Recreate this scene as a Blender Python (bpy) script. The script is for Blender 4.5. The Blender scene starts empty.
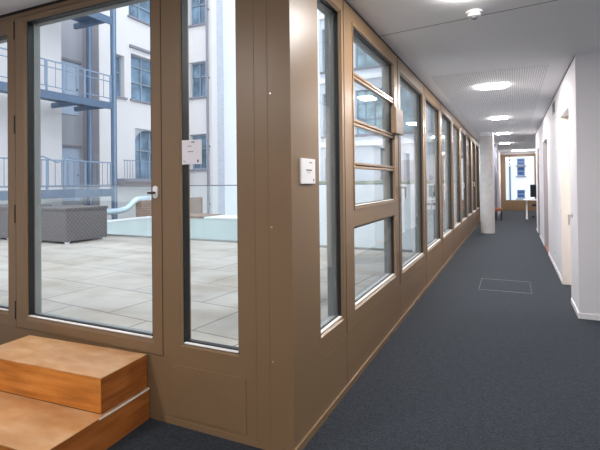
import bpy, bmesh, math
from mathutils import Vector, Matrix

# ------------------------------------------------------------------ camera
scene = bpy.context.scene
col = scene.collection
cam_d = bpy.data.cameras.new('camera')
cam = bpy.data.objects.new('camera', cam_d)
col.objects.link(cam)
YAW, PITCH, ROLL, F, CY = math.radians(25.2), math.radians(0.557), math.radians(-0.648), 452.344, 177.787
fwd = Vector((-math.sin(YAW) * math.cos(PITCH), math.cos(YAW) * math.cos(PITCH), math.sin(PITCH)))
right = Vector((math.cos(YAW), math.sin(YAW), 0))
up = right.cross(fwd)
r2 = math.cos(ROLL) * right + math.sin(ROLL) * up
u2 = -math.sin(ROLL) * right + math.cos(ROLL) * up
m = Matrix((r2, u2, -fwd)).transposed().to_4x4()
m.translation = Vector((0, 0, 1.5))
cam.matrix_world = m
cam_d.sensor_fit = 'HORIZONTAL'
cam_d.sensor_width = 36
cam_d.lens = F * 36 / 600
cam_d.shift_y = -(225 - CY) / 600
cam_d.clip_start = 0.05
cam_d.clip_end = 300
scene.camera = cam

# ------------------------------------------------------------------ light
world = bpy.data.worlds.new('overcast_sky')
scene.world = world
world.use_nodes = True
bg = world.node_tree.nodes['Background']
bg.inputs['Color'].default_value = (0.88, 0.94, 1.0, 1)
bg.inputs['Strength'].default_value = 2.2
LAMP = 195.0
scene.view_settings.view_transform = 'Standard'
scene.view_settings.look = 'None'
scene.view_settings.exposure = 0.14
scene.view_settings.gamma = 1
scene.view_settings.use_curve_mapping = False

# ------------------------------------------------------------------ materials
def new_mat(name):
    mt = bpy.data.materials.new(name)
    mt.use_nodes = True
    nt = mt.node_tree
    return mt, nt, nt.nodes['Principled BSDF']

def srgb(r, g, b):
    f = lambda c: (c / 255 / 12.92) if c / 255 <= 0.04045 else ((c / 255 + 0.055) / 1.055) ** 2.4
    return (f(r), f(g), f(b), 1)

def coords(nt, scale=(1, 1, 1), rot=(0, 0, 0)):
    g = nt.nodes.new('ShaderNodeNewGeometry')
    mp = nt.nodes.new('ShaderNodeMapping')
    mp.inputs['Scale'].default_value = scale
    mp.inputs['Rotation'].default_value = rot
    nt.links.new(g.outputs['Position'], mp.inputs['Vector'])
    return mp.outputs['Vector']

def noise(nt, vec, scale, detail=3):
    n = nt.nodes.new('ShaderNodeTexNoise')
    n.inputs['Scale'].default_value = scale
    n.inputs['Detail'].default_value = detail
    nt.links.new(vec, n.inputs['Vector'])
    return n.outputs['Fac']

def ramp(nt, fac, stops):
    r = nt.nodes.new('ShaderNodeValToRGB')
    while len(r.color_ramp.elements) < len(stops):
        r.color_ramp.elements.new(0.5)
    for e, (p, c) in zip(r.color_ramp.elements, stops):
        e.position = p
        e.color = c
    nt.links.new(fac, r.inputs['Fac'])
    return r.outputs['Color']

def bump(nt, bs, h, strength, dist):
    b = nt.nodes.new('ShaderNodeBump')
    b.inputs['Strength'].default_value = strength
    b.inputs['Distance'].default_value = dist
    nt.links.new(h, b.inputs['Height'])
    nt.links.new(b.outputs['Normal'], bs.inputs['Normal'])

def paint(name, c, rough=0.5, metal=0.0, var=0.06, scale=6, spec=0.5):
    mt, nt, bs = new_mat(name)
    v = noise(nt, coords(nt), scale)
    lo = tuple(x * (1 - var) for x in c[:3]) + (1,)
    hi = tuple(min(1, x * (1 + var)) for x in c[:3]) + (1,)
    nt.links.new(ramp(nt, v, [(0.3, lo), (0.7, hi)]), bs.inputs['Base Color'])
    bs.inputs['Roughness'].default_value = rough
    bs.inputs['Metallic'].default_value = metal
    bs.inputs['Specular IOR Level'].default_value = spec
    return mt

M = {}
M['bronze'] = paint('bronze_paint', srgb(124, 99, 72), 0.4, 0.0, 0.03, 3)
M['bronze_light'] = paint('bronze_edge', srgb(136, 110, 82), 0.33, 0.0, 0.03, 3)
M['gasket'] = paint('black_rubber', srgb(26, 27, 30), 0.5)
M['seam'] = paint('bronze_shadow_line', srgb(114, 90, 63), 0.6)
M['gap'] = paint('dark_gap', srgb(22, 18, 15), 0.8)
M['outer'] = paint('grey_outer_frame', srgb(142, 144, 142), 0.5)
M['white_wall'] = paint('white_plaster', srgb(220, 217, 221), 0.7, 0, 0.01, 2)
M['base_white'] = paint('white_baseboard', srgb(234, 230, 230), 0.45, 0, 0.01)
M['cream'] = paint('cream_jamb', srgb(240, 230, 220), 0.5, 0, 0.01)
M['ceiling'] = paint('ceiling_white', srgb(240, 240, 243), 0.8, 0, 0.01, 1)
M['white_plastic'] = paint('white_plastic', srgb(235, 232, 232), 0.4, 0, 0.01)
M['paper'] = paint('paper', srgb(226, 222, 228), 0.7, 0, 0.01)
M['ink'] = paint('grey_ink', srgb(95, 92, 100), 0.7)
M['steel'] = paint('brushed_steel', srgb(190, 190, 192), 0.3, 0.9, 0.02)
M['chrome'] = paint('satin_chrome', srgb(200, 196, 192), 0.35, 0.8, 0.02)
M['dark_metal'] = paint('dark_lever', srgb(70, 50, 44), 0.35, 0.6)
M['grey_box'] = paint('dark_grey_plastic', srgb(90, 92, 98), 0.5)
M['galv'] = paint('blue_grey_steel', srgb(84, 104, 130), 0.5, 0.1, 0.08)
M['galv_light'] = paint('pale_galvanised', srgb(128, 146, 170), 0.5, 0.1, 0.06)
M['facade_white'] = paint('white_render', srgb(226, 220, 220), 0.9, 0, 0.03, 0.5)
M['facade_bright'] = paint('bright_white_render', srgb(246, 246, 248), 0.9, 0, 0.02, 0.5)
M['facade_cool'] = paint('cool_light_render', srgb(216, 222, 230), 0.9, 0, 0.03, 0.5)
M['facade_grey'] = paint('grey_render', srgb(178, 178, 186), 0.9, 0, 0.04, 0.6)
M['facade_shaded'] = paint('shaded_return_render', srgb(172, 166, 170), 0.9, 0, 0.05, 0.7)  # darker tone paints the shade on the recess return
M['door_grey'] = paint('pale_blue_door', srgb(188, 202, 222), 0.6, 0, 0.02)
M['win_frame'] = paint('slate_window_frame', srgb(150, 160, 172), 0.5)
M['stone'] = paint('stone_sill', srgb(140, 138, 148), 0.8)
M['duct'] = paint('silver_duct', srgb(205, 218, 226), 0.3, 0.5, 0.03)
M['concrete'] = paint('pale_concrete', srgb(205, 212, 212), 0.85, 0, 0.05, 2)
M['hedge'] = paint('hedge_green', srgb(134, 150, 126), 0.9, 0, 0.3, 12)
M['yard'] = paint('yard_paving', srgb(150, 150, 148), 0.9, 0, 0.08, 1)
M['col_conc'] = paint('column_concrete', srgb(205, 200, 198), 0.7, 0, 0.07, 9)
M['pier'] = paint('grey_pier', srgb(96, 99, 114), 0.7, 0, 0.03)
M['sill'] = paint('painted_sill_gleam', srgb(236, 232, 228), 0.4, 0.0, 0.02)  # near-white stands in for the sky's gleam on the bottom ledge
M['rim'] = paint('dull_hatch_rim', srgb(112, 118, 124), 0.5, 0.2)
M['door_far'] = paint('greige_door', srgb(160, 154, 156), 0.6, 0, 0.02)
M['dark_fabric'] = paint('dark_fabric', srgb(38, 40, 50), 0.9)

def glass_mat(name, tint, base=0.06, rough=0.0):
    mt = bpy.data.materials.new(name)
    mt.use_nodes = True
    nt = mt.node_tree
    nt.nodes.clear()
    out = nt.nodes.new('ShaderNodeOutputMaterial')
    mix = nt.nodes.new('ShaderNodeMixShader')
    tr = nt.nodes.new('ShaderNodeBsdfTransparent')
    tr.inputs['Color'].default_value = tint
    gl = nt.nodes.new('ShaderNodeBsdfGlossy')
    gl.inputs['Roughness'].default_value = rough
    g = nt.nodes.new('ShaderNodeNewGeometry')
    dot = nt.nodes.new('ShaderNodeVectorMath'); dot.operation = 'DOT_PRODUCT'
    nt.links.new(g.outputs['Incoming'], dot.inputs[0])
    nt.links.new(g.outputs['Normal'], dot.inputs[1])
    def mth(op, a, b=None):
        n = nt.nodes.new('ShaderNodeMath'); n.operation = op
        for k, v in enumerate((a, b)):
            if v is None: continue
            if isinstance(v, (int, float)): n.inputs[k].default_value = v
            else: nt.links.new(v, n.inputs[k])
        return n.outputs[0]
    c = mth('ABSOLUTE', dot.outputs['Value'])
    s = mth('POWER', mth('SUBTRACT', 1.0, c), 5.0)
    fac = mth('ADD', base, mth('MULTIPLY', s, 1 - base))
    nt.links.new(fac, mix.inputs[0])
    nt.links.new(tr.outputs[0], mix.inputs[1])
    nt.links.new(gl.outputs[0], mix.inputs[2])
    nt.links.new(mix.outputs[0], out.inputs[0])
    return mt
M['glass'] = glass_mat('window_glass', (0.95, 0.975, 0.985, 1), 0.028)
M['rail_glass'] = glass_mat('balustrade_glass', (0.95, 0.98, 0.98, 1), 0.04)

def dark_glass(name, c, rough=0.08):
    mt, nt, bs = new_mat(name)
    v = noise(nt, coords(nt), 1.3, 4)
    lo = tuple(x * 0.55 for x in c[:3]) + (1,)
    hi = tuple(min(1, x * 1.5) for x in c[:3]) + (1,)
    nt.links.new(ramp(nt, v, [(0.35, lo), (0.65, hi)]), bs.inputs['Base Color'])
    bs.inputs['Roughness'].default_value = rough
    return mt
M['far_glass'] = dark_glass('blue_grey_panes', srgb(112, 136, 158))
M['far_glass_teal'] = dark_glass('teal_panes', srgb(156, 186, 196))
M['far_glass_blue'] = dark_glass('deep_blue_panes', srgb(60, 92, 150))

def emit(name, c, s):
    mt = bpy.data.materials.new(name)
    mt.use_nodes = True
    nt = mt.node_tree
    nt.nodes.clear()
    out = nt.nodes.new('ShaderNodeOutputMaterial')
    e = nt.nodes.new('ShaderNodeEmission')
    e.inputs['Color'].default_value = c
    e.inputs['Strength'].default_value = s
    nt.links.new(e.outputs[0], out.inputs[0])
    return mt
M['lamp'] = emit('lamp_diffuser', (1.0, 0.95, 0.92, 1), LAMP)

def carpet_mat():
    mt, nt, bs = new_mat('slate_carpet')
    v = coords(nt)
    fine = noise(nt, v, 75, 3)
    mid = noise(nt, v, 22, 3)
    ad = nt.nodes.new('ShaderNodeMath'); ad.operation = 'MULTIPLY_ADD'
    nt.links.new(mid, ad.inputs[0]); ad.inputs[1].default_value = 0.35
    nt.links.new(fine, ad.inputs[2])
    nt.links.new(ramp(nt, ad.outputs[0], [(0.46, srgb(10, 13, 18)), (0.86, srgb(47, 52, 60))]), bs.inputs['Base Color'])
    bs.inputs['Roughness'].default_value = 0.95
    bs.inputs['Specular IOR Level'].default_value = 0.2
    bs.inputs['Sheen Weight'].default_value = 0.12
    bs.inputs['Sheen Tint'].default_value = (0.8, 0.9, 1.0, 1)
    bump(nt, bs, fine, 0.6, 0.004)
    return mt
M['carpet'] = carpet_mat()

def perf_mat():
    mt, nt, bs = new_mat('perforated_ceiling_board')
    g = nt.nodes.new('ShaderNodeNewGeometry')
    sc = nt.nodes.new('ShaderNodeVectorMath'); sc.operation = 'MULTIPLY'
    p = 0.027
    sc.inputs[1].default_value = (1 / p, 1 / p, 0)
    fr = nt.nodes.new('ShaderNodeVectorMath'); fr.operation = 'FRACTION'
    sb = nt.nodes.new('ShaderNodeVectorMath'); sb.operation = 'SUBTRACT'
    sb.inputs[1].default_value = (0.5, 0.5, 0)
    ln = nt.nodes.new('ShaderNodeVectorMath'); ln.operation = 'LENGTH'
    nt.links.new(g.outputs['Position'], sc.inputs[0])
    nt.links.new(sc.outputs[0], fr.inputs[0])
    nt.links.new(fr.outputs[0], sb.inputs[0])
    nt.links.new(sb.outputs[0], ln.inputs[0])
    nt.links.new(ramp(nt, ln.outputs['Value'], [(0.17, srgb(120, 120, 124)), (0.24, srgb(240, 240, 243))]), bs.inputs['Base Color'])
    bs.inputs['Roughness'].default_value = 0.8
    return mt
M['perf'] = perf_mat()

def wood_mat(name, a, b, c, rough=0.32, stretch=(0.9, 14, 14)):
    mt, nt, bs = new_mat(name)
    v = coords(nt, stretch)
    n1 = noise(nt, v, 2.2, 6)
    n2 = noise(nt, coords(nt, (0.9, 1.3, 1.3)), 3.1, 4)
    mx = nt.nodes.new('ShaderNodeMixRGB'); mx.blend_type = 'MULTIPLY'; mx.inputs[0].default_value = 1
    nt.links.new(ramp(nt, n1, [(0.3, a), (0.5, b), (0.72, c)]), mx.inputs[1])
    nt.links.new(ramp(nt, n2, [(0.3, (0.78, 0.76, 0.74, 1)), (0.7, (1, 1, 1, 1))]), mx.inputs[2])
    nt.links.new(mx.outputs[0], bs.inputs['Base Color'])
    r = nt.nodes.new('ShaderNodeMapRange')
    r.inputs['To Min'].default_value = rough - 0.06
    r.inputs['To Max'].default_value = rough + 0.18
    nt.links.new(n2, r.inputs['Value'])
    nt.links.new(r.outputs[0], bs.inputs['Roughness'])
    bump(nt, bs, n1, 0.08, 0.002)
    return mt
M['wood'] = wood_mat('oak_veneer', srgb(172, 102, 36), srgb(200, 124, 48), srgb(214, 142, 66))
M['wood_top'] = wood_mat('worn_oak_top_sheen', srgb(196, 138, 82), srgb(206, 154, 104), srgb(216, 172, 126), 0.36, (2.5, 5, 5))  # worn oak, paler because the sheen of door light is painted in
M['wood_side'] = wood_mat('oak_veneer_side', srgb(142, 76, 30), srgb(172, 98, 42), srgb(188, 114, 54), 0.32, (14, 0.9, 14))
M['wood_floor'] = wood_mat('stool_wood', srgb(150, 86, 44), srgb(176, 106, 60), srgb(196, 126, 76))

def paver_mat():
    mt, nt, bs = new_mat('terrace_pavers')
    v = coords(nt, (1, 1, 1), (0, 0, math.radians(5)))
    br = nt.nodes.new('ShaderNodeTexBrick')
    br.offset = 0.5
    br.inputs['Scale'].default_value = 1.0
    br.inputs['Brick Width'].default_value = 0.95
    br.inputs['Row Height'].default_value = 0.62
    br.inputs['Mortar Size'].default_value = 0.006
    br.inputs['Mortar Smooth'].default_value = 0.1
    br.inputs['Bias'].default_value = 0
    br.inputs['Color1'].default_value = srgb(190, 183, 175)
    br.inputs['Color2'].default_value = srgb(176, 170, 163)
    br.inputs['Mortar'].default_value = srgb(110, 106, 106)
    nt.links.new(v, br.inputs['Vector'])
    n = noise(nt, coords(nt, (1, 1.6, 1)), 1.6, 6)
    mx = nt.nodes.new('ShaderNodeMixRGB'); mx.blend_type = 'MULTIPLY'; mx.inputs[0].default_value = 1
    nt.links.new(br.outputs['Color'], mx.inputs[1])
    nt.links.new(ramp(nt, n, [(0.3, srgb(222, 216, 208)), (0.6, (1, 1, 1, 1))]), mx.inputs[2])
    nt.links.new(mx.outputs[0], bs.inputs['Base Color'])
    bs.inputs['Roughness'].default_value = 0.75
    return mt
M['paver'] = paver_mat()

def brick_mat(name, c1, c2, mortar, w, h):
    mt, nt, bs = new_mat(name)
    g = nt.nodes.new('ShaderNodeNewGeometry')
    sp = nt.nodes.new('ShaderNodeSeparateXYZ'); nt.links.new(g.outputs['Position'], sp.inputs[0])
    ad = nt.nodes.new('ShaderNodeMath'); ad.operation = 'ADD'
    nt.links.new(sp.outputs[0], ad.inputs[0]); nt.links.new(sp.outputs[1], ad.inputs[1])
    cb = nt.nodes.new('ShaderNodeCombineXYZ')
    nt.links.new(ad.outputs[0], cb.inputs[0]); nt.links.new(sp.outputs[2], cb.inputs[1])
    br = nt.nodes.new('ShaderNodeTexBrick')
    br.inputs['Scale'].default_value = 1
    br.inputs['Brick Width'].default_value = w
    br.inputs['Row Height'].default_value = h
    br.inputs['Mortar Size'].default_value = 0.008
    br.inputs['Color1'].default_value = c1
    br.inputs['Color2'].default_value = c2
    br.inputs['Mortar'].default_value = mortar
    nt.links.new(cb.outputs[0], br.inputs['Vector'])
    nt.links.new(br.outputs['Color'], bs.inputs['Base Color'])
    bs.inputs['Roughness'].default_value = 0.9
    return mt
M['brick'] = brick_mat('brown_brick', srgb(150, 112, 92), srgb(130, 98, 82), srgb(160, 150, 142), 0.24, 0.08)
M['white_brick'] = brick_mat('whitewashed_brick', srgb(208, 208, 216), srgb(196, 196, 206), srgb(178, 178, 188), 0.3, 0.1)

def weave_mat():
    mt, nt, bs = new_mat('grey_wicker')
    g = nt.nodes.new('ShaderNodeNewGeometry')
    sp = nt.nodes.new('ShaderNodeSeparateXYZ'); nt.links.new(g.outputs['Position'], sp.inputs[0])
    ad = nt.nodes.new('ShaderNodeMath'); ad.operation = 'ADD'
    nt.links.new(sp.outputs[0], ad.inputs[0]); nt.links.new(sp.outputs[1], ad.inputs[1])
    cb = nt.nodes.new('ShaderNodeCombineXYZ')
    nt.links.new(ad.outputs[0], cb.inputs[0]); nt.links.new(sp.outputs[2], cb.inputs[1])
    ck = nt.nodes.new('ShaderNodeTexChecker')
    ck.inputs['Scale'].default_value = 24
    ck.inputs['Color1'].default_value = srgb(106, 101, 102)
    ck.inputs['Color2'].default_value = srgb(84, 80, 82)
    nt.links.new(cb.outputs[0], ck.inputs['Vector'])
    nt.links.new(ck.outputs['Color'], bs.inputs['Base Color'])
    bs.inputs['Roughness'].default_value = 0.8
    return mt
M['wicker'] = weave_mat()

# ------------------------------------------------------------------ mesh helpers
class MB:
    """collects shapes in world coordinates, becomes ONE mesh object"""
    def __init__(s):
        s.bm = bmesh.new()
    def box(s, x0, x1, y0, y1, z0, z1, bev=0.0):
        b = bmesh.new()
        vs = [b.verts.new((x, y, z)) for x in (x0, x1) for y in (y0, y1) for z in (z0, z1)]
        for f in ((0, 1, 3, 2), (4, 6, 7, 5), (0, 4, 5, 1), (2, 3, 7, 6), (0, 2, 6, 4), (1, 5, 7, 3)):
            b.faces.new([vs[i] for i in f])
        bmesh.ops.recalc_face_normals(b, faces=b.faces[:])
        if bev > 0:
            bmesh.ops.bevel(b, geom=b.edges[:], offset=bev, segments=2, affect='EDGES', profile=0.5)
        s._merge(b)
        return s
    def _merge(s, b):
        me = bpy.data.meshes.new('t')
        b.to_mesh(me); b.free()
        s.bm.from_mesh(me)
        bpy.data.meshes.remove(me)
    def tube(s, p0, p1, r0, r1=None, seg=16):
        r1 = r0 if r1 is None else r1
        p0, p1 = Vector(p0), Vector(p1)
        b = bmesh.new()
        d = p1 - p0
        bmesh.ops.create_cone(b, cap_ends=True, segments=seg, radius1=r0, radius2=r1, depth=d.length,
                              matrix=Matrix.Translation((p0 + p1) / 2) @ Vector((0, 0, 1)).rotation_difference(d).to_matrix().to_4x4())
        s._merge(b)
        return s
    def path(s, pts, r, seg=12):
        pts = [Vector(p) for p in pts]
        b = bmesh.new()
        rings = []
        n = len(pts)
        for i, p in enumerate(pts):
            t = (pts[min(i + 1, n - 1)] - pts[max(i - 1, 0)]).normalized()
            a = t.cross(Vector((0, 0, 1)))
            if a.length < 1e-4: a = t.cross(Vector((0, 1, 0)))
            a.normalize(); c = t.cross(a)
            rings.append([b.verts.new(p + r * (math.cos(k * 2 * math.pi / seg) * a + math.sin(k * 2 * math.pi / seg) * c)) for k in range(seg)])
        for i in range(n - 1):
            for k in range(seg):
                b.faces.new((rings[i][k], rings[i][(k + 1) % seg], rings[i + 1][(k + 1) % seg], rings[i + 1][k]))
        b.faces.new(rings[0]); b.faces.new(rings[-1])
        bmesh.ops.recalc_face_normals(b, faces=b.faces[:])
        s._merge(b)
        return s
    def lathe(s, prof, cx, cy, seg=40):
        b = bmesh.new()
        rings = [[b.verts.new((cx + r * math.cos(k * 2 * math.pi / seg), cy + r * math.sin(k * 2 * math.pi / seg), z)) for k in range(seg)] for r, z in prof]
        for i in range(len(rings) - 1):
            for k in range(seg):
                b.faces.new((rings[i][k], rings[i][(k + 1) % seg], rings[i + 1][(k + 1) % seg], rings[i + 1][k]))
        b.faces.new(rings[0]); b.faces.new(rings[-1])
        bmesh.ops.recalc_face_normals(b, faces=b.faces[:])
        s._merge(b)
        return s
    def prism(s, pts, fn, d0, d1):
        """polygon pts (u,v) extruded between depths d0 and d1 through fn(u,v,d)"""
        b = bmesh.new()
        A = [b.verts.new(fn(u, v, d0)) for u, v in pts]
        B = [b.verts.new(fn(u, v, d1)) for u, v in pts]
        n = len(pts)
        b.faces.new(A); b.faces.new(B)
        for k in range(n):
            b.faces.new((A[k], A[(k + 1) % n], B[(k + 1) % n], B[k]))
        bmesh.ops.recalc_face_normals(b, faces=b.faces[:])
        s._merge(b)
        return s
    def ring(s, fn, loops):
        """closed rectangular ring; loops = [(u0,u1,v0,v1,d)...] swept around and closed on itself"""
        b = bmesh.new()
        R = [[b.verts.new(fn(u, v, d)) for u, v in ((u0, v0), (u1, v0), (u1, v1), (u0, v1))] for u0, u1, v0, v1, d in loops]
        n = len(R)
        for i in range(n):
            j = (i + 1) % n
            for k in range(4):
                b.faces.new((R[i][k], R[i][(k + 1) % 4], R[j][(k + 1) % 4], R[j][k]))
        bmesh.ops.recalc_face_normals(b, faces=b.faces[:])
        s._merge(b)
        return s
    def holes(s, fn, u0, u1, v0, v1, d0, d1, hs):
        """slab u0..u1 x v0..v1 x d0..d1 with rectangular holes"""
        us = sorted({u0, u1, *[h[0] for h in hs], *[h[1] for h in hs]})
        vs = sorted({v0, v1, *[h[2] for h in hs], *[h[3] for h in hs]})
        us = [u for u in us if u0 <= u <= u1]; vs = [v for v in vs if v0 <= v <= v1]
        solid = lambda i, j: 0 <= i < len(us) - 1 and 0 <= j < len(vs) - 1 and not any(
            h[0] <= (us[i] + us[i + 1]) / 2 <= h[1] and h[2] <= (vs[j] + vs[j + 1]) / 2 <= h[3] for h in hs)
        b = bmesh.new(); cache = {}
        def V(u, v, d):
            k = (u, v, d)
            if k not in cache: cache[k] = b.verts.new(fn(u, v, d))
            return cache[k]
        for i in range(len(us) - 1):
            for j in range(len(vs) - 1):
                if not solid(i, j): continue
                a, c, e, f = us[i], us[i + 1], vs[j], vs[j + 1]
                b.faces.new((V(a, e, d0), V(c, e, d0), V(c, f, d0), V(a, f, d0)))
                b.faces.new((V(a, e, d1), V(a, f, d1), V(c, f, d1), V(c, e, d1)))
                if not solid(i - 1, j): b.faces.new((V(a, e, d0), V(a, f, d0), V(a, f, d1), V(a, e, d1)))
                if not solid(i + 1, j): b.faces.new((V(c, e, d0), V(c, e, d1), V(c, f, d1), V(c, f, d0)))
                if not solid(i, j - 1): b.faces.new((V(a, e, d0), V(a, e, d1), V(c, e, d1), V(c, e, d0)))
                if not solid(i, j + 1): b.faces.new((V(a, f, d0), V(c, f, d0), V(c, f, d1), V(a, f, d1)))
        bmesh.ops.recalc_face_normals(b, faces=b.faces[:])
        s._merge(b)
        return s
    def build(s, name, mat, parent=None, smooth=False):
        bm = s.bm
        xs = [v.co.x for v in bm.verts]; ys = [v.co.y for v in bm.verts]; zs = [v.co.z for v in bm.verts]
        org = origin_of(parent) if parent else Vector(((min(xs) + max(xs)) / 2, (min(ys) + max(ys)) / 2, min(zs)))
        for v in bm.verts: v.co -= org
        me = bpy.data.meshes.new(name)
        bm.to_mesh(me); bm.free()
        me.materials.append(mat)
        o = bpy.data.objects.new(name, me)
        col.objects.link(o)
        if parent: o.parent = parent
        else: o.location = org
        if smooth:
            for p in me.polygons: p.use_smooth = True
            try: me.set_sharp_from_angle(angle=math.radians(40))
            except Exception: pass
        return o

def origin_of(o):
    v = Vector((0, 0, 0))
    while o:
        v = v + o.location; o = o.parent
    return v

def tag(o, label, cat, group=None, kind=None):
    o['label'] = label; o['category'] = cat
    if group: o['group'] = group
    if kind: o['kind'] = kind
    return o

def thing(name, loc, label, cat, group=None, kind=None):
    o = bpy.data.objects.new(name, None)
    o.empty_display_size = 0.1
    o.location = loc
    col.objects.link(o)
    return tag(o, label, cat, group, kind)

def copy_tree(o, parent=None, offset=None):
    c = o.copy(); col.objects.link(c)
    if parent: c.parent = parent
    if offset: c.location = o.location + Vector(offset)
    for ch in list(o.children):
        copy_tree(ch, c)
    return c

H = 2.846              # ceiling height
FX, FY = -1.099, 2.224  # inner faces of the corridor facade and of the terrace-door wall
SIL = 0.51
facade = lambda u, v, d: (FX - d, u, v)     # u = Y, d = outwards
front = lambda u, v, d: (u, FY + d, v)      # u = X

# ------------------------------------------------------------------ shell
MB().box(-4.9, 4.2, -3.2, 2.224, -0.1, 0).box(-1.099, 4.2, 2.224, 24.3, -0.1, 0).build('floor', M['carpet'])
fl = bpy.data.objects['floor']; tag(fl, 'dark slate blue carpet floor of the corridor', 'floor', kind='structure')
cl = MB().box(-4.9, 4.2, -3.2, 2.224, H, H + 0.12).box(-1.099, 4.2, 2.224, 24.4, H, H + 0.12).build('ceiling', M['ceiling'])
tag(cl, 'smooth white ceiling over the corridor', 'ceiling', kind='structure')

# perforated acoustic board let into the ceiling and the joint line in front of it
pb = MB().box(-0.94, 0.405, 6.02, 17.5, H - 0.004, H).build('trim_1', M['perf'])
tag(pb, 'perforated acoustic board in the corridor ceiling', 'ceiling board', kind='structure')
jl = MB().prism([(-1.095, 4.10), (4.0, 3.33), (4.0, 3.337), (-1.095, 4.107)], lambda u, v, d: (u, v, d), H - 0.002, H + 0.001).build('trim_2', M['grey_box'])
tag(jl, 'thin dark joint across the ceiling by the smoke detector', 'ceiling joint', kind='structure')
# shadow gaps where walls meet the ceiling
g = MB().box(-4.78, FX, FY - 0.001, FY + 0.03, H - 0.022, H).box(FX - 0.03, FX + 0.001, FY + 0.03, 17.7, H - 0.022, H).build('trim_3', M['gap'])
tag(g, 'dark shadow gap between bronze facade and ceiling', 'shadow gap', kind='structure')
g = MB().box(0.626, 0.64, 5.692, 15.2, H - 0.016, H).build('trim_4', M['gap'])
tag(g, 'dark shadow gap between white right wall and ceiling', 'shadow gap', kind='structure')

# ------------------------------------------------------------------ bronze facade
TOP = H - 0.022
MB_ = MB()
# door wall: dado, posts, header
D0, D1, DB, DT = -3.470, -2.019, 0.412, 2.79
w = MB()
w.holes(front, -4.78, FX, 0.0, TOP, 0, 0.10,
        [(-4.75, -3.54, 0.42, 2.79), (-3.475, -2.014, 0.407, 2.795), (-1.875, -1.451, 0.492, 2.76)])
w_front = w.build('wall_front', M['bronze'])
tag(w_front, 'bronze painted wall around the terrace door with the wooden steps', 'wall', kind='structure')
# seams and access panel of that wall
s = MB()
for x in (-1.245, -1.332):
    s.box(x - 0.0018, x + 0.0018, FY - 0.001, FY, 0.03, TOP)
s.build('seam', M['seam'], w_front)
ap = MB().box(-1.941, -1.402, FY - 0.006, FY, 0.055, 0.374, 0.002).build('access_panel', M['bronze'], w_front)
for (x, z) in ((-1.925, 0.358), (-1.418, 0.358), (-1.925, 0.072), (-1.418, 0.072)):
    MB().tube((x, FY - 0.0085, z), (x, FY - 0.006, z), 0.005, seg=10).build('screw', M['bronze_light'], ap)
for z in (0.5, 1.25, 2.0, 2.58):
    MB().tube((-1.225, FY - 0.0035, z), (-1.225, FY, z), 0.005, seg=10).build('screw', M['chrome'], w_front)
# door wall skirting
sk = MB().box(-2.11, FX, FY - 0.004, FY, 0, 0.035).build('baseboard_front', M['bronze'])
tag(sk, 'low bronze skirting under the narrow window', 'skirting', kind='structure')

# corridor facade: corner post, spandrel, posts up to the ceiling
YE = 17.7
J = [3.10] + [4.80 + 1.6 * k for k in range(8)] + [17.6]
w = MB()
w.holes(facade, FY + 0.10, J[0] - 0.004, 0.0, TOP, 0, 0.10, [(2.615, 3.055, 0.52, 2.73)])
w.box(FX - 0.10, FX, J[0] - 0.004, YE, 0.0, 0.398)
w.box(FX - 0.10, FX, J[-1] + 0.002, YE, 0.398, TOP)
w_left = w.build('wall_left', M['bronze'])
tag(w_left, 'bronze corridor wall below and beside the long row of windows', 'wall', kind='structure')
s = MB()
for y in J:
    s.box(FX, FX + 0.001, y - 0.003, y + 0.003, 0.04, 0.396)
s.box(FX, FX + 0.001, 2.60, J[0], 0.368, 0.373)
s.build('seam', M['seam'], w_left)
sk = MB().box(FX, FX + 0.012, FY + 0.0, YE, 0, 0.045, 0.002).build('baseboard_left', M['bronze'])
tag(sk, 'low bronze skirting along the corridor window wall', 'skirting', kind='structure')

def glaze(root, fn, u0, u1, v0, v1, outer=True, g=0.062):
    """black gasket, pane, painted sky highlight on the sill and grey outer frame inside one opening"""
    e = 0.001
    MB().ring(fn, [(u0 + e, u1 - e, v0 + e, v1 - e, 0.019), (u0 + 0.006, u1 - 0.006, v0 + 0.006, v1 - 0.006, 0.019),
                   (u0 + 0.006, u1 - 0.006, v0 + 0.006, v1 - 0.006, g - 0.001), (u0 + e, u1 - e, v0 + e, v1 - e, g - 0.001)]).build('gasket', M['gasket'], root)
    MB().prism([(u0 + 0.002, v0 + 0.002), (u1 - 0.002, v0 + 0.002), (u1 - 0.002, v1 - 0.002), (u0 + 0.002, v1 - 0.002)], fn, g, g + 0.006).build('pane', M['glass'], root)
    MB().prism([(u0 + 0.007, v0 + 0.0065), (u1 - 0.007, v0 + 0.0065), (u1 - 0.007, v0 + 0.012), (u0 + 0.007, v0 + 0.012)], fn, 0.012, 0.036).build('sill_highlight', M['sill'], root)
    MB().prism([(u0 + 0.007, v0 + 0.0065), (u1 - 0.007, v0 + 0.0065), (u1 - 0.007, v0 + 0.018), (u0 + 0.007, v0 + 0.018)], fn, 0.038, g - 0.001).build('bottom_gasket', M['gasket'], root)
    if outer:
        MB().ring(fn, [(u0 + e, u1 - e, v0 + e, v1 - e, g + 0.007), (u0 + 0.008, u1 - 0.008, v0 + 0.008, v1 - 0.008, g + 0.007),
                       (u0 + 0.008, u1 - 0.008, v0 + 0.008, v1 - 0.008, 0.120), (u0 - 0.03, u1 + 0.03, v0 - 0.03, v1 + 0.03, 0.120),
                       (u0 - 0.03, u1 + 0.03, v0 - 0.03, v1 + 0.03, 0.102), (u0 + e, u1 - e, v0 + e, v1 - e, 0.102)]).build('outer_frame', M['outer'], root)

def frame_loops(o, i):
    """o, i: outer and inner rectangles (u0,u1,v0,v1); chamfered towards the opening"""
    c = 0.018
    big = (i[0] - c, i[1] + c, i[2] - c, i[3] + c)
    return [(*o, 0.10), (*o, 0.0), (*big, 0.0), (*i, 0.018), (*i, 0.10)]

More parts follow.
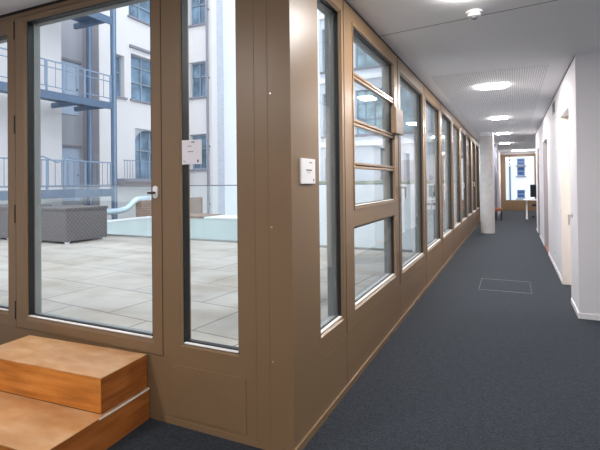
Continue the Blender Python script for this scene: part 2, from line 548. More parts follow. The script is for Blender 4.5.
# window 1 (left of the door), door 1, window 2 (narrow), window 3 (first beside the corner)
win = thing('window_1', (-4.15, FY, 0.42), 'tall bronze window at the far left, left of the terrace door', 'window', kind='structure')
o = (-4.749, -3.541, 0.421, 2.789); i = (-4.62, -3.585, 0.51, 2.69)
MB().ring(front, frame_loops(o, i)).build('frame', M['bronze'], win)
glaze(win, front, *i)

door = thing('door_1', (-2.74, FY, 0.412), 'glazed bronze terrace door above the wooden steps', 'door', kind='structure')
o = (D0, D1, DB, DT); i = (-3.356, -2.115, 0.497, 2.755)
MB().ring(front, frame_loops(o, i)).build('frame', M['bronze'], door)
glaze(door, front, *i)
for z0 in (2.63, 1.90, 1.21, 0.47):
    MB().box(-3.489, -3.4735, FY - 0.0015, FY - 0.0005, z0, z0 + 0.14).build('hinge_slot', M['gap'], door)
MB().box(-2.0195, -2.0135, FY - 0.0008, FY - 0.0002, DB, TOP).build('closing_gap', M['gap'], door)
es = MB()
es.prism([(-2.064 + 0.018 * math.cos(t), 1.447 + (0.022 if math.sin(t) >= 0 else -0.022) + 0.018 * math.sin(t)) for t in [k * math.pi / 12 for k in range(24)]], front, -0.012, 0)
esc = es.build('escutcheon', M['white_plastic'], door)
h = MB().tube((-2.064, FY - 0.012, 1.443), (-2.064, FY - 0.05, 1.443), 0.008)
h.box(-2.090, -2.056, FY - 0.055, FY - 0.042, 1.437, 1.449, 0.004)
h.build('handle', M['dark_metal'], door)

win = thing('window_2', (-1.657, FY, 0.5), 'narrow tall window right of the terrace door, with a paper notice', 'window', kind='structure')
o = (-1.8745, -1.4515, 0.4925, 2.7595); i = (-1.867, -1.459, 0.500, 2.752)
MB().ring(front, [(*o, 0.002), (*i, 0.018), (*i, 0.082), (*o, 0.082)]).build('frame', M['bronze_light'], win)
glaze(win, front, *i, outer=False, g=0.073)

win = thing('window_3', (FX, 2.835, 0.52), 'narrow tall window nearest the corner post in the corridor wall', 'window', kind='structure')
o = (2.6155, 3.0545, 0.5205, 2.7295); i = (2.628, 3.044, 0.533, 2.718)
MB().ring(facade, [(*o, 0.10), (*o, 0.002), (*i, 0.018), (*i, 0.10)]).build('frame', M['bronze_light'], win)
glaze(win, facade, *i, g=0.046)

# the window with louvre bars and a separate lower pane
win = thing('window_4', (FX, 3.95, 0.4), 'wide corridor window split by thin transoms, with a lower pane', 'window', kind='structure')
y0, y1 = J[0], J[1]
f = MB()
f.holes(facade, y0 + 0.010, y1 - 0.010, 0.40, TOP, 0, 0.10, [(3.295, 4.645, 1.285, 2.72), (3.295, 4.645, 0.52, 1.155)])
f.build('frame', M['bronze'], win)
MB().box(FX - 0.04, FX - 0.004, y0 - 0.003, y0 + 0.009, 0.45, TOP).build('joint', M['gap'], win)
MB().ring(facade, [(3.2955, 4.6445, 1.2855, 2.7195, 0.10), (3.2955, 4.6445, 1.2855, 2.7195, -0.006), (3.312, 4.628, 1.302, 2.703, -0.006), (3.312, 4.628, 1.302, 2.703, 0.10)]).build('upper_sash', M['bronze_light'], win)
glaze(win, facade, 3.313, 4.627, 1.303, 2.702, g=0.046)
MB().ring(facade, [(3.2955, 4.6445, 0.5205, 1.1545, 0.10), (3.2955, 4.6445, 0.5205, 1.1545, 0.001), (3.308, 4.632, 0.535, 1.142, 0.018), (3.308, 4.632, 0.535, 1.142, 0.10)]).build('lower_sash', M['bronze_light'], win)
glaze(win, facade, 3.309, 4.631, 0.536, 1.141, g=0.046)
for z in (2.325, 1.962, 1.627):
    t = MB()
    t.box(FX - 0.04, FX - 0.004, 3.314, 4.626, z + 0.005, z + 0.025, 0.003)
    t.box(FX - 0.04, FX - 0.004, 3.314, 4.626, z - 0.025, z - 0.005, 0.003)
    tr = t.build('transom', M['bronze_light'], win)
    MB().box(FX - 0.038, FX - 0.016, 3.314, 4.626, z - 0.005, z + 0.005).build('groove', M['gap'], tr)

# the regular bays down the corridor
places = ['first full-height corridor window past the bronze cover box, with a steel lever handle',
          'second full-height corridor window past the bronze cover box, without handle',
          'third full-height corridor window past the bronze cover box',
          'fourth full-height corridor window past the bronze cover box',
          'fifth full-height corridor window past the bronze cover box',
          'third last corridor window before the concrete column',
          'second last corridor window before the concrete column',
          'last full-height corridor window beside the concrete column']
for k in range(8):
    a, b = J[k + 1], J[k + 2]
    win = thing('window_%d' % (5 + k), (FX, (a + b) / 2, 0.4), places[k], 'window', kind='structure')
    o = (a + 0.026, b - 0.010, 0.40, TOP)
    i = (a + 0.14, a + 1.475, SIL, 2.68)
    MB().ring(facade, frame_loops(o, i)).build('frame', M['bronze'], win)
    glaze(win, facade, *i, g=0.046)
    MB().box(FX - 0.04, FX - 0.002, a - 0.0095, a + 0.0255, 0.401, TOP).build('joint', M['gap'], win)
    if k % 2 == 0:
        yy = a + 0.085
        MB().prism([(yy - 0.016, 1.32), (yy + 0.016, 1.32), (yy + 0.016, 1.46), (yy - 0.016, 1.46)], facade, -0.008, 0).build('handle_plate', M['chrome'], win)
        hd = MB().tube((FX + 0.006, yy, 1.43), (FX + 0.055, yy, 1.43), 0.008)
        hd.box(FX + 0.046, FX + 0.062, yy - 0.010, yy + 0.010, 1.31, 1.44, 0.004)
        hd.build('handle', M['chrome'], win)

cb = thing('cover_box', (FX, 4.66, 2.0), 'bronze cover box across the joint right of the transom window', 'box')
MB().box(FX, FX + 0.05, 4.50, 4.83, 1.985, 2.245, 0.004).build('body', M['bronze'], cb)
MB().box(FX + 0.05, FX + 0.052, 4.515, 4.815, 2.0, 2.23, 0.0008).build('lid', M['bronze'], cb)

# ------------------------------------------------------------------ right wall, walls of the room
WX = 0.627
right_f = lambda u, v, d: (WX + d, u, v)
doors = [(6.36, 7.47, 2.42), (10.25, 11.55, 2.37), (13.45, 14.3, 2.39)]
w = MB()
w.holes(right_f, 5.69, 15.2, 0, H, 0, 0.14, [(a, b, -0.001, t) for a, b, t in doors])
w.box(WX + 0.14, 4.2, 5.69, 5.83, 0, H)
w.box(WX + 0.14, 4.2, 15.06, 15.2, 0, H)
w_right = w.build('wall_right', M['white_wall'])
tag(w_right, 'white plastered right corridor wall with door openings', 'wall', kind='structure')
bb = MB()
bb.box(WX - 0.012, WX, 5.678, doors[0][0], 0, 0.062, 0.003)
bb.box(WX - 0.012, WX, doors[0][1], doors[1][0], 0, 0.062, 0.003)
bb.box(WX - 0.012, WX, doors[1][1], doors[2][0], 0, 0.062, 0.003)
bb.box(WX - 0.012, WX, doors[2][1], 15.2, 0, 0.062, 0.003)
bb.box(WX, 4.1, 5.678, 5.69, 0, 0.062, 0.003)
tag(bb.build('baseboard_right', M['base_white']), 'white baseboard along the right wall', 'baseboard', kind='structure')

labels = ['nearest doorway in the right wall, cream jamb beside a steel pull', 'second doorway in the right wall, grey door leaf', 'farthest doorway in the right wall']
for n, (a, b, t) in enumerate(doors):
    d = thing('door_%d' % (2 + n), (WX + 0.07, (a + b) / 2, 0), labels[n], 'door', kind='structure')
    j = MB()
    jm = 'cream' if n == 0 else 'door_far'
    j.box(WX - 0.004, WX + 0.14, b - 0.03, b, 0, t - 0.0)
    j.box(WX - 0.004, WX + 0.14, a, a + 0.02, 0, t)
    j.build('jamb', M[jm], d)
    MB().box(WX - 0.003, WX + 0.14, a + 0.02, b - 0.03, t - 0.03, t).build('lintel', M['base_white'], d)
    lf = MB().box(WX + 0.10, WX + 0.138, a + 0.022, b - 0.032, 0.006, t - 0.032, 0.002).build('leaf', M['base_white'] if n == 0 else M['door_far'], d)
    if n == 1: MB().box(WX + 0.0, WX + 0.099, a + 0.02, b - 0.03, 0, 0.006).build('threshold', M['wood_floor'], d)
# narrow fixed leaf with a pull beside the nearest doorway
pl = thing('pull_handle', (WX, 6.13, 0.96), 'steel pull handle on the white leaf beside the nearest doorway', 'handle')
MB().prism([(6.14 - 0.02, 1.05), (6.14 + 0.02, 1.05), (6.14 + 0.02, 1.10), (6.14 - 0.02, 1.10)], right_f, -0.008, 0).build('rose', M['chrome'], pl)
hh = MB().tube((WX - 0.006, 6.14, 1.075), (WX - 0.04, 6.14, 1.075), 0.009)
hh.box(WX - 0.048, WX - 0.034, 6.11, 6.15, 0.965, 1.088, 0.004)
hh.build('grip', M['chrome'], pl)
for nm, y, z, s_, lab in (('light_switch', 7.62, 1.03, 0.04, 'small white light switch on the right wall past the nearest doorway'),
                          ('wall_socket', 8.57, 0.29, 0.04, 'white wall socket low on the right wall above the baseboard')):
    sw = thing(nm, (WX, y, z - s_), lab, 'switch' if 'switch' in nm else 'socket')
    MB().box(WX - 0.008, WX, y - s_, y + s_, z - s_, z + s_, 0.002).build('plate', M['white_plastic'], sw)
    if 'switch' in nm:
        MB().box(WX - 0.012, WX - 0.008, y - 0.026, y + 0.026, z - 0.026, z + 0.026, 0.001).build('rocker', M['white_plastic'], sw)
    else:
        MB().tube((WX - 0.009, y, z), (WX - 0.0075, y, z), 0.02, seg=20).build('outlet', M['grey_box'], sw)
wb = thing('wall_grille', (WX, 8.5, 2.56), 'small dark grey grille high on the right wall under the ceiling', 'grille')
MB().box(WX - 0.012, WX, 8.34, 8.66, 2.57, 2.76, 0.003).build('frame', M['grey_box'], wb)
sl = MB()
for k in range(7): sl.box(WX - 0.016, WX - 0.012, 8.36, 8.64, 2.585 + k * 0.024, 2.597 + k * 0.024)
sl.build('slats', M['pier'], wb)

# room behind the camera
outf = lambda u, v, d: (4.2 + d, u, v)
tag(MB().holes(outf, -3.2, 24.3, 0, H, 0, 0.12, [(-2.6, 1.8, 0.06, 2.75)]).build('wall_outer', M['white_wall']), 'white wall at the far right of the foyer', 'wall', kind='structure')
sidef = lambda u, v, d: (-4.78 - d, u, v)
backf = lambda u, v, d: (u, -3.2 - d, v)
tag(MB().holes(sidef, -3.2, 2.324, 0, H, 0, 0.12, []).build('wall_side', M['white_wall']), 'white wall of the foyer left of the camera', 'wall', kind='structure')
tag(MB().holes(backf, -4.9, 4.2, 0, H, 0, 0.12, []).build('wall_back', M['white_wall']), 'white wall of the foyer behind the camera', 'wall', kind='structure')
for nm, fn, q, lab in (('window_14', outf, (-2.6, 1.8, 0.06, 2.75), 'unseen floor to ceiling window right of the camera, added to brighten the foyer'),):
    win = thing(nm, fn((q[0] + q[1]) / 2, 0.5, 0), lab, 'window', kind='structure')  # unseen window, added to let fill light onto the ceiling
    q = (q[0] + 0.001, q[1] - 0.001, q[2] + 0.001, q[3] - 0.001)
    i = (q[0] + 0.08, q[1] - 0.08, q[2] + 0.08, q[3] - 0.08)
    MB().ring(fn, frame_loops(q, i)).build('frame', M['bronze'], win)
    MB().prism([(i[0], i[2]), (i[1], i[2]), (i[1], i[3]), (i[0], i[3])], fn, 0.05, 0.056).build('pane', M['glass'], win)


# end of the corridor
w = MB()
w.box(-1.25, -0.545, 18.6, 18.8, 0, H)
tag(w.build('wall_pier', M['pier']), 'grey wall pier behind the concrete column', 'wall', kind='structure')
MBw = MB().box(-0.74, -0.545, 18.8, 24.3, 0, H).build('wall_recess', M['white_wall'])
tag(MBw, 'white wall strip between grey pier and end window', 'wall', kind='structure')
tag(MB().box(-1.25, FX - 0.1, YE, 18.6, 0, H).box(FX - 0.1, FX, YE, 18.6, 0, H).build('wall_link', M['white_wall']), 'white wall after the last corridor window', 'wall', kind='structure')
endf = lambda u, v, d: (u, 24.3 + d, v)
w = MB().holes(endf, -0.74, 4.2, 0, H, 0, 0.2, [(-0.545, 1.02, 0.0, 2.74)])
tag(w.build('wall_end', M['white_wall']), 'white end wall of the corridor', 'wall', kind='structure')
win = thing('window_13', (0.2, 24.3, 0), 'brown framed window at the far end of the corridor', 'window', kind='structure')
MB().ring(endf, [(-0.544, 1.019, 0.001, 2.739, 0.1), (-0.544, 1.019, 0.001, 2.739, -0.02), (-0.32, 0.93, 0.515, 2.62, -0.02), (-0.32, 0.93, 0.515, 2.62, 0.1)]).build('frame', M['bronze'], win)
MB().box(-0.319, 0.929, 24.34, 24.35, 0.516, 2.619).build('pane', M['glass'], win)

# column
c = MB().lathe([(0.19, 0), (0.19, H - 0.10)], -0.665, 13.93, 48).build('column', M['col_conc'], smooth=True)
MB().lathe([(0.188, H - 0.10), (0.188, H)], -0.665, 13.93, 48).build('collar', M['ceiling'], c, True)
tag(c, 'round pale concrete column standing beside the corridor windows', 'column')

# ------------------------------------------------------------------ ceiling fittings
def ceiling_lamp(y, x=-0.245, w=0.31, l=0.32):
    r = thing('ceiling_light', (x, y, H - 0.017), '', 'ceiling light', 'flush ceiling lights')
    MB().box(x - w / 2 - 0.01, x + w / 2 + 0.01, y - l / 2 - 0.01, y + l / 2 + 0.01, H - 0.006, H).build('housing', M['white_plastic'], r)
    MB().box(x - w / 2, x + w / 2, y - l / 2, y + l / 2, H - 0.017, H - 0.006, 0.003).build('diffuser', M['lamp'], r)
    return r
l0 = ceiling_lamp(7.02)
l0['label'] = 'nearest square ceiling light in the perforated board, largest in view'
for dy, lab in ((3.65, 'second ceiling light down the corridor'), (7.3, 'third ceiling light down the corridor, near the column'),
                (11.1, 'fourth ceiling light, past the concrete column'), (-3.68, 'ceiling light at the top edge beside the smoke detector'),
                (-7.3, None)):
    c = copy_tree(l0, None, (0, dy, 0))
    c['label'] = lab or 'unseen fill light above the camera, added to brighten the room'  # last copy is an unseen lamp added for brightness
for dx, y, lab in ((-2.6, -0.3, 'unseen fill light in front of the wooden steps, added to brighten the foyer'),):
    c = copy_tree(l0, None, (dx, y - 7.02, 0)); c['label'] = lab  # unseen lamp added to light the foyer
le = ceiling_lamp(22.9, 0.45, 0.9, 0.12); le['label'] = 'wide ceiling light in front of the far end window'

sd = thing('smoke_detector', (-0.26, 3.86, H - 0.06), 'white round smoke detector on the ceiling joint', 'smoke detector')
MB().lathe([(0.064, H), (0.064, H - 0.014), (0.056, H - 0.016)], -0.26, 3.86, 32).build('base', M['white_plastic'], sd, True)
MB().lathe([(0.050, H - 0.016), (0.050, H - 0.036), (0.042, H - 0.040)], -0.26, 3.86, 32).build('housing', M['white_plastic'], sd, True)
MB().lathe([(0.026, H - 0.040), (0.026, H - 0.050), (0.020, H - 0.056)], -0.26, 3.86, 24).build('sensor', M['grey_box'], sd, True)

# ------------------------------------------------------------------ steps
st = thing('wooden_steps', (-2.135, 2.214, 0), 'two stacked oak platform steps in front of the terrace door', 'steps')
B = 2.212
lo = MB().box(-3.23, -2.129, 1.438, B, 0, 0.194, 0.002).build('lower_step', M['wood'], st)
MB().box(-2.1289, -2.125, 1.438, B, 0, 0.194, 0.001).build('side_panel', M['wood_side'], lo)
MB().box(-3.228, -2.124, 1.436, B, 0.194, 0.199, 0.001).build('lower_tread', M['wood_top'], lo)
MB().box(-2.1249, -2.119, 1.80, B, 0.189, 0.199, 0.001).build('edge_highlight', M['cream'], lo)  # pale strip paints the light caught along the lower tread's edge
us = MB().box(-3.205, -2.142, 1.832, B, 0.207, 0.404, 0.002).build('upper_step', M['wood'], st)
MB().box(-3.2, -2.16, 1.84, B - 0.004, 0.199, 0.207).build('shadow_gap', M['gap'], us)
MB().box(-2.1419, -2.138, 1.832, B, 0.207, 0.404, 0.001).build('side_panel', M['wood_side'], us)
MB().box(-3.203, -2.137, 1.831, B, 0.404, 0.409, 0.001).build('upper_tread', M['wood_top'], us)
st.rotation_euler = (0, 0, math.radians(3.5))

# ------------------------------------------------------------------ small things inside
sg = thing('door_plate', (FX, 2.45, 1.49), 'white room sign on the bronze corner post', 'sign')
MB().box(FX, FX + 0.012, 2.328, 2.532, 1.49, 1.638, 0.003).build('plate', M['white_plastic'], sg)
def ink(root, fn, rows):
    for u0, u1, v0, v1 in rows:
        MB().prism([(u0, v0), (u1, v0), (u1, v1), (u0, v1)], fn, 0.0, 0.0006).build('print', M['ink'], root)
pf = lambda u, v, d: (FX + 0.012 + d, u, v)
ink(sg, pf, [(2.442, 2.482, 1.612, 1.618), (2.397, 2.417, 1.565, 1.574), (2.420, 2.434, 1.565, 1.574), (2.438, 2.457, 1.565, 1.574), (2.460, 2.477, 1.565, 1.574), (2.412, 2.452, 1.553, 1.556), (2.497, 2.510, 1.503, 1.520)])

nt_ = thing('paper_notice', (-1.78, FY, 1.62), 'white paper notice at the edge of the narrow window', 'notice')
MB().box(-1.850, -1.700, FY - 0.004, FY - 0.0005, 1.617, 1.767, 0.0005).build('sheet', M['paper'], nt_)
for z in (1.63, 1.735):
    MB().box(-1.895, -1.835, FY - 0.0052, FY - 0.004, z, z + 0.018).build('tape', M['glass'], nt_)
nf = lambda u, v, d: (u, FY - 0.0042 - d, v)
ink(nt_, nf, [(-1.777, -1.752, 1.749, 1.756), (-1.804, -1.777, 1.727, 1.731), (-1.802, -1.782, 1.692, 1.697), (-1.778, -1.764, 1.692, 1.697), (-1.837, -1.822, 1.634, 1.638), (-1.734, -1.722, 1.628, 1.644)])

fh = thing('floor_hatch', (-0.12, 7.05, 0), 'carpeted floor hatch with a thin pale metal rim', 'floor hatch')
tp = lambda u, v, d: (u, v, d)
R = (-0.45, 0.205, 6.68, 7.43)
MB().ring(tp, [(*R, 0.0), (*R, 0.003), (R[0] + 0.004, R[1] - 0.004, R[2] + 0.008, R[3] - 0.008, 0.003), (R[0] + 0.004, R[1] - 0.004, R[2] + 0.008, R[3] - 0.008, 0.0)]).build('rim', M['rim'], fh)
MB().box(R[0] + 0.0045, R[1] - 0.0045, R[2] + 0.0085, R[3] - 0.0085, 0.0, 0.002).build('carpet_inlay', M['carpet'], fh)

# far desk, chair and stool
dk = thing('desk', (0.75, 19.3, 0), 'white desk at the far end of the corridor by the window', 'desk')
MB().box(0.36, 1.5, 18.9, 19.7, 0.72, 0.745, 0.003).build('tabletop', M['white_plastic'], dk)
for x in (0.46, 1.4):
    lg = MB().box(x - 0.03, x + 0.03, 19.27, 19.33, 0.05, 0.72)
    lg.box(x - 0.035, x + 0.035, 18.95, 19.65, 0, 0.05, 0.006)
    lg.build('leg', M['white_plastic'], dk)
oc = thing('office_chair', (0.95, 20.2, 0), 'dark office chair behind the white desk at the corridor end', 'chair')
MB().box(0.66, 1.14, 19.95, 20.4, 0.45, 0.53, 0.03).build('seat', M['dark_fabric'], oc)
MB().box(0.62, 1.06, 20.36, 20.43, 0.80, 1.30, 0.03).build('backrest', M['dark_fabric'], oc)
MB().box(0.88, 0.94, 20.38, 20.41, 0.5, 0.82).build('back_bracket', M['grey_box'], oc)
MB().tube((0.92, 20.18, 0.07), (0.92, 20.18, 0.45), 0.025).build('gas_spring', M['grey_box'], oc)
for k in range(5):
    a = k * 2 * math.pi / 5
    x, y = 0.92 + 0.27 * math.cos(a), 20.18 + 0.27 * math.sin(a)
    lg = MB().tube((0.92, 20.18, 0.09), (x, y, 0.07), 0.02, 0.014, 8).build('foot', M['grey_box'], oc)
    MB().tube((x, y - 0.012, 0.03), (x, y + 0.012, 0.03), 0.03, seg=12).build('castor', M['dark_fabric'], lg)
so = thing('side_table', (-0.5, 18.2, 0), 'low table with wooden top and dark legs behind the column', 'table')
MB().box(-0.64, -0.38, 18.15, 18.55, 0.36, 0.46, 0.004).build('tabletop', M['wood_floor'], so)
for x in (-0.62, -0.40):
    for y in (18.18, 18.52):
        MB().box(x - 0.018, x + 0.018, y - 0.018, y + 0.018, 0, 0.36).build('leg', M['dark_fabric'], so)

# ------------------------------------------------------------------ terrace
TZ = 0.42
t = MB().box(-12.0, FX - 0.13, FY + 0.13, 7.0, TZ - 0.4, TZ).build('terrace', M['paver'])
tag(t, 'pale paved roof terrace outside the windows', 'terrace', kind='structure')
gb = thing('glass_balustrade', (-5, 6.94, TZ), 'clear glass balustrade along the far edge of the terrace', 'balustrade')
xs = [-11.9 + 1.313 * k for k in range(9)]
for k in range(8):
    MB().box(xs[k] + 0.012, xs[k + 1] - 0.012, 6.934, 6.946, TZ + 0.02, 1.45).build('glass_panel', M['rail_glass'], gb)
MB().box(-11.9, xs[8], 6.93, 6.95, 1.45, 1.466, 0.003).build('handrail', M['grey_box'], gb)
MB().box(-11.9, xs[8], 6.91, 6.97, TZ, TZ + 0.03).build('base_rail', M['outer'], gb)

def storage(x0, x1, y0, y1, label):
    r = thing('storage_box', ((x0 + x1) / 2, (y0 + y1) / 2, TZ), label, 'storage box')
    MB().box(x0, x1, y0, y1, TZ + 0.04, 1.03, 0.006).build('body', M['wicker'], r)
    MB().box(x0 - 0.015, x1 + 0.015, y0 - 0.015, y1 + 0.015, 1.03, 1.075, 0.006).build('lid', M['wicker'], r)
    for x in (x0 + 0.06, x1 - 0.06):
        for y in (y0 + 0.06, y1 - 0.06):
            MB().box(x - 0.03, x + 0.03, y - 0.03, y + 0.03, TZ, TZ + 0.04).build('foot', M['white_plastic'], r)
    return r
storage(-8.5, -7.335, 5.62, 6.53, 'grey wicker storage box on the terrace seen through the door glass')
storage(-10.4, -9.0, 5.62, 6.53, 'grey wicker storage box seen through the far left window')

# ------------------------------------------------------------------ courtyard and buildings around it
tag(MB().box(-30, 20, 7.0, 60, -3.6, -3.5).build('courtyard_ground', M['yard']), 'grey paved courtyard ground below the terrace', 'ground', kind='structure')
westf = lambda u, v, d: (-14.5 - d, u, v)
northf = lambda u, v, d: (u, 17.3 + d, v)
farf = lambda u, v, d: (u, 19.5 + d, v)

def far_window(parent, fn, u0, u1, v0, v1, glass='far_glass', cols=2, rows=(0.35,), arch=False, rev=0.2, sill=True):
    fr = MB().ring(fn, [(u0 + 0.002, u1 - 0.002, v0 + 0.002, v1 - 0.002, rev + 0.06), (u0 + 0.002, u1 - 0.002, v0 + 0.002, v1 - 0.002, rev),
                        (u0 + 0.06, u1 - 0.06, v0 + 0.06, v1 - 0.06, rev), (u0 + 0.06, u1 - 0.06, v0 + 0.06, v1 - 0.06, rev + 0.06)])
    for c in range(1, cols):
        u = u0 + (u1 - u0) * c / cols
        fr.prism([(u - 0.025, v0 + 0.05), (u + 0.025, v0 + 0.05), (u + 0.025, v1 - 0.05), (u - 0.025, v1 - 0.05)], fn, rev, rev + 0.05)
    for r in rows:
        v = v1 - (v1 - v0) * r
        fr.prism([(u0 + 0.05, v - 0.025), (u1 - 0.05, v - 0.025), (u1 - 0.05, v + 0.025), (u0 + 0.05, v + 0.025)], fn, rev, rev + 0.05)
    w = fr.build('window', M['win_frame'], parent)
    MB().prism([(u0 + 0.01, v0 + 0.01), (u1 - 0.01, v0 + 0.01), (u1 - 0.01, v1 - 0.01), (u0 + 0.01, v1 - 0.01)], fn, rev + 0.06, rev + 0.09).build('pane', M[glass], w)
    if sill:
        MB().prism([(u0 - 0.08, v0 - 0.08), (u1 + 0.08, v0 - 0.08), (u1 + 0.08, v0), (u0 - 0.08, v0)], fn, -0.10, 0.0).build('sill', M['stone'], w)
    if arch:
        n = 12; R = (u1 - u0) / 2; cu = (u0 + u1) / 2
        pts = [(u0, v1), (u0, v1 - R * 0.9)] + [(cu - R * math.cos(k * math.pi / n), v1 - R * 0.9 + R * 0.85 * math.sin(k * math.pi / n)) for k in range(1, n)] + [(u1, v1 - R * 0.9), (u1, v1)]
        MB().prism(pts, fn, 0.05, 0.12).build('arch_spandrel', M['facade_grey'], w)

bw = thing('apartment_building', (-15.5, 11, -3.5), 'pale rendered courtyard building behind the steel fire stairs', 'building')
wins = [(14.2, 15.75, 5.09, 7.03), (13.34, 13.84, 5.08, 6.8), (14.1, 15.65, 8.58, 10.5), (14.4, 15.95, 1.68, 3.88)]
w = MB()
w.holes(westf, 2.4, 17.3, -3.5, 14, 0, 0.4, wins + [(10.95, 12.58, -3.5, 14)])
w.build('wall', M['facade_white'], bw)
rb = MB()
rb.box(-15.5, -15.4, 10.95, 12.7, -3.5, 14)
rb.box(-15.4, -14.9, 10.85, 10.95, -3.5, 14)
rb.build('recess_wall', M['facade_grey'], bw)  # grey tone paints the recess's shade into this wall
MB().box(-15.4, -14.502, 12.56, 12.579, -3.5, 14).box(-15.4, -14.901, 12.58, 12.7, -3.5, 14).build('recess_return', M['facade_shaded'], bw)  # cladding carries the shaded side of the recess as colour
for z0, z1 in ((4.2, 6.22), (0.88, 2.92), (-2.4, -0.4)):
    d = MB().box(-15.4, -15.36, 11.45, 12.36, z0, z1).build('door', M['door_grey'], bw)
    MB().tube((-15.36, 12.27, z0 + 1.0), (-15.31, 12.27, z0 + 1.0), 0.03, seg=10).build('door_knob', M['grey_box'], d)
    MB().box(-15.4, -15.28, 11.4, 12.42, z1 + 0.005, z1 + 0.1).build('door_head', M['stone'], bw)
far_window(bw, westf, *wins[0], cols=2, rows=(0.25, 0.6))
far_window(bw, westf, *wins[1], cols=1, rows=(0.4,))
far_window(bw, westf, *wins[2], cols=2, rows=(0.3, 0.65))
far_window(bw, westf, *wins[3], cols=3, rows=(0.42,), arch=True)
MB().prism([(14.1, 7.25), (15.85, 7.25), (15.85, 7.36), (14.1, 7.36)], westf, -0.1, 0).build('moulding', M['stone'], bw)

bn = thing('rear_building', (-13.5, 17.5, -3.5), 'white courtyard building with three stacked windows behind the paper notice', 'building')
wn = [(-13.93, -12.97, 5.58, 7.26), (-13.93, -12.97, 2.16, 3.82), (-13.93, -12.97, 9.02, 10.7)]
MB().holes(northf, -14.5, -12.62, -3.5, 14, 0, 0.4, wn).build('wall', M['facade_white'], bn)
for q in wn: far_window(bn, northf, *q, cols=2, rows=(0.4,))
MB().box(-13.0, -12.62, 17.7, 18.25, -3.5, 14).build('side_wall', M['white_brick'], bn)
pp = MB().tube((-12.81, 17.2, -3.5), (-12.81, 17.2, 14), 0.055).build('downspout', M['stone'], bn)
for z in (0.5, 3.2, 6.4, 9.6):
    MB().box(-12.88, -12.74, 17.19, 17.3, z, z + 0.05).build('bracket', M['grey_box'], pp)

bf = thing('office_wing', (-7, 19.8, -3.5), 'bright white wing with large teal windows seen through the corridor glazing', 'building')
hs = []
gu = [(-9.6 + 1.62 * k, -9.6 + 1.62 * k + 1.25) for k in range(5)]
for u0, u1 in gu:
    for v0, v1 in ((3.6, 5.6), (6.6, 8.6), (9.6, 11.6)):
        hs.append((u0, u1, v0, v1))
low = [(-5.25, -4.85, 0.2, 2.95), (-3.24, -2.84, 1.3, 1.72), (-7.9, -7.1, 0.6, 2.6)]
MB().holes(farf, -15.2, -1.25, -3.5, 14, 0, 0.4, hs + low).build('wall', M['facade_cool'], bf)
MB().box(-15.2, -11.9, 19.38, 19.5, -3.5, 14).build('end_panel', M['facade_bright'], bf)
for k in range(6):
    u = -9.6 - 0.185 + 1.62 * k
    MB().box(u - 0.12, u + 0.12, 19.32, 19.5, -3.5, 14).build('pilaster', M['facade_bright'], bf)
for v in (3.1, 6.05, 9.05, 12.1):
    MB().box(-11.9, -1.25, 19.34, 19.5, v, v + 0.22).build('floor_band', M['facade_bright'], bf)
for q in hs: far_window(bf, farf, *q, glass='far_glass_teal', cols=3, rows=(0.3, 0.65), rev=0.15)
for q in low: far_window(bf, farf, *q, glass='far_glass', cols=1, rows=(0.5,), rev=0.15, sill=False)
MB().prism([(-4.3, 1.1), (-3.55, 1.1), (-3.55, 2.4), (-4.3, 2.4)], farf, -0.06, 0).build('shutter', M['facade_grey'], bf)

# fire stairs
fs = thing('fire_escape', (-13.3, 10.5, -3.5), 'blue grey steel fire stair gallery on the courtyard building', 'fire escape')
for x, y, hw, top in ((-14.3, 11.98, 0.095, 7.6), (-12.92, 11.86, 0.105, 9.5)):
    cc = MB().box(x - 0.07, x, y - hw, y + hw, -3.5, top).build('column', M['galv'], fs)
    MB().box(x, x + 0.012, y - hw * 0.3, y + hw * 0.45, -3.5, top).build('column_highlight', M['galv_light'], cc)  # pale strip paints the highlight line up the column
for z, hgt in ((4.17, 0.24), (1.08, 0.26), (7.2, 0.26)):
    pf_ = MB().box(-14.19, -12.94, 6.5, 11.73, z + hgt - 0.06, z + hgt).build('platform', M['galv'], fs)
    MB().box(-12.94, -12.88, 6.5, 11.73, z, z + hgt).build('edge_beam', M['galv'], pf_)
    for y in (7.2, 9.24, 10.6, 11.5):
        MB().box(-14.49, -12.95, y - 0.06, y + 0.06, z + 0.02, z + hgt - 0.062).build('cross_beam', M['galv'], pf_)
for z, top in ((4.42, 5.33), (1.34, 2.25)):
    rl = MB()
    rl.box(-12.925, -12.895, 6.5, 11.72, top, top + 0.04)
    rl.box(-12.92, -12.90, 6.5, 11.72, z + 0.12, z + 0.15)
    if z > 4: rl.box(-12.92, -12.90, 6.5, 11.72, top - 0.2, top - 0.17)
    else: rl.path([(-12.905, 8.6, top + 0.03), (-12.905, 9.1, top + 0.12), (-12.905, 9.6, top - 0.05), (-12.905, 9.95, top + 0.14), (-12.905, 10.6, top + 0.02)], 0.022, 8)
    r = rl.build('railing', M['galv_light'], fs)
    for y in (6.9, 7.7, 8.5, 9.24, 9.82, 10.6, 11.68):
        MB().box(-12.935, -12.885, y - 0.025, y + 0.025, z, top).build('railing_post', M['galv_light'], r)
    n = 24 if z < 4 else 15
    for k in range(n):
        y = 6.6 + k * 5.15 / (n - 1)
        MB().box(-12.916, -12.904, y - 0.006, y + 0.006, z + 0.13, top).build('baluster', M['galv'], r)

MB().box(-14.5, -13.75, 13.1, 17.0, 1.57, 1.72, 0.01).build('balcony', M['stone'], bw)
bc = [c for c in bw.children if c.name == 'balcony'][0]
rl = MB().box(-13.81, -13.78, 13.1, 17.0, 2.42, 2.46)
for k in range(27):
    rl.box(-13.80, -13.785, 13.12 + k * 0.145, 13.14 + k * 0.145, 1.72, 2.42)
rl.build('railing', M['galv_light'], bc)

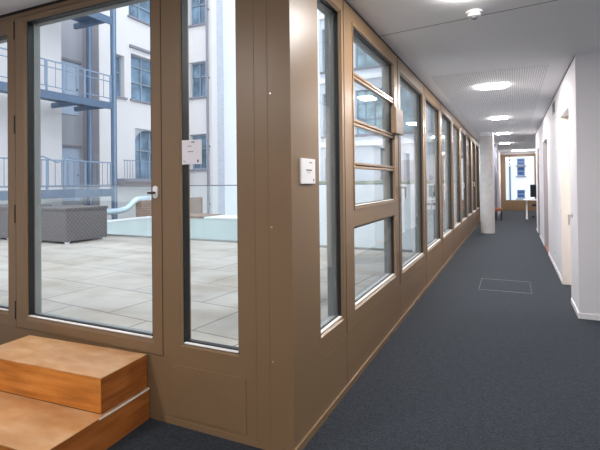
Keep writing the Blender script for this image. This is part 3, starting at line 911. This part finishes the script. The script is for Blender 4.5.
K = 11.2 / 12
dc = MB().path([(-11.2, y * K, 1.48 + (z - 1.5) * K) for y, z in ((10.6, 0.62), (11.15, 0.62), (11.42, 0.66), (11.52, 0.70), (11.9, 0.95), (12.0, 0.985), (12.3, 0.99), (14.6, 0.99))], 0.095, 16).build('ventilation_duct', M['duct'], smooth=True)
tag(dc, 'silver ventilation duct with a bend behind the terrace', 'duct')
bk = MB().box(-11.33, -11.07, 11.25, 14.5, -3.5, 0.95, 0.01).build('brick_wall', M['brick'])
tag(bk, 'low brown brick wall below the silver duct', 'wall')
lw = thing('parapet', (-10, 9.8, -3.5), 'pale concrete parapet behind the glass balustrade', 'parapet')
MB().box(-10.2, -10.0, 7.6, 10.7, -3.5, 0.46).build('body', M['concrete'], lw)
MB().box(-10.23, -9.97, 7.6, 10.7, 0.46, 0.505, 0.004).build('coping', M['base_white'], lw)
pw = MB().box(-9.5, -1.6, 18.2, 19.1, -3.5, 1.38, 0.02).build('planter_wall', M['facade_bright'])
tag(pw, 'white planter wall under the clipped hedge', 'planter')
pb2 = thing('planter', (-5.4, 7.5, -3.5), 'pale concrete planter box with timber edge behind the balustrade, by the narrow window', 'planter')
MB().box(-6.6, -4.3, 7.32, 7.9, -3.5, 0.80).build('body', M['concrete'], pb2)
MB().box(-6.6, -5.55, 7.30, 7.92, 0.80, 0.85, 0.004).build('timber_edge', M['brick'], pb2)
MB().box(-5.549, -4.3, 7.30, 7.92, 0.80, 0.83, 0.004).build('coping', M['base_white'], pb2)
hg = MB().box(-9.45, -1.65, 18.3, 19.0, 1.381, 1.53, 0.05).build('hedge', M['hedge'])
tag(hg, 'clipped green hedge in front of the white wing', 'hedge')

# building outside the end window
be = thing('street_building', (1, 36.2, -3.5), 'white building with blue windows beyond the end window', 'building')
bef = lambda u, v, d: (u, 36 + d, v)
we = [(0.27, 0.79, 1.76, 2.45), (0.27, 0.79, 2.52, 3.02), (0.25, 0.78, 0.15, 0.78), (1.5, 2.0, 1.76, 3.0), (-1.3, -0.8, 1.76, 3.0)]
MB().holes(bef, -6, 8, -3.5, 9, 0, 0.4, we).build('wall', M['facade_bright'], be)
for q in we: far_window(be, bef, *q, glass='far_glass_blue', cols=1, rows=(0.5,), rev=0.08)
dp = MB().tube((-0.19, 35.9, -3.5), (-0.19, 35.9, 9), 0.05).build('rain_pipe', M['galv'])
tag(dp, 'blue grey rain pipe on the building outside the end window', 'pipe')
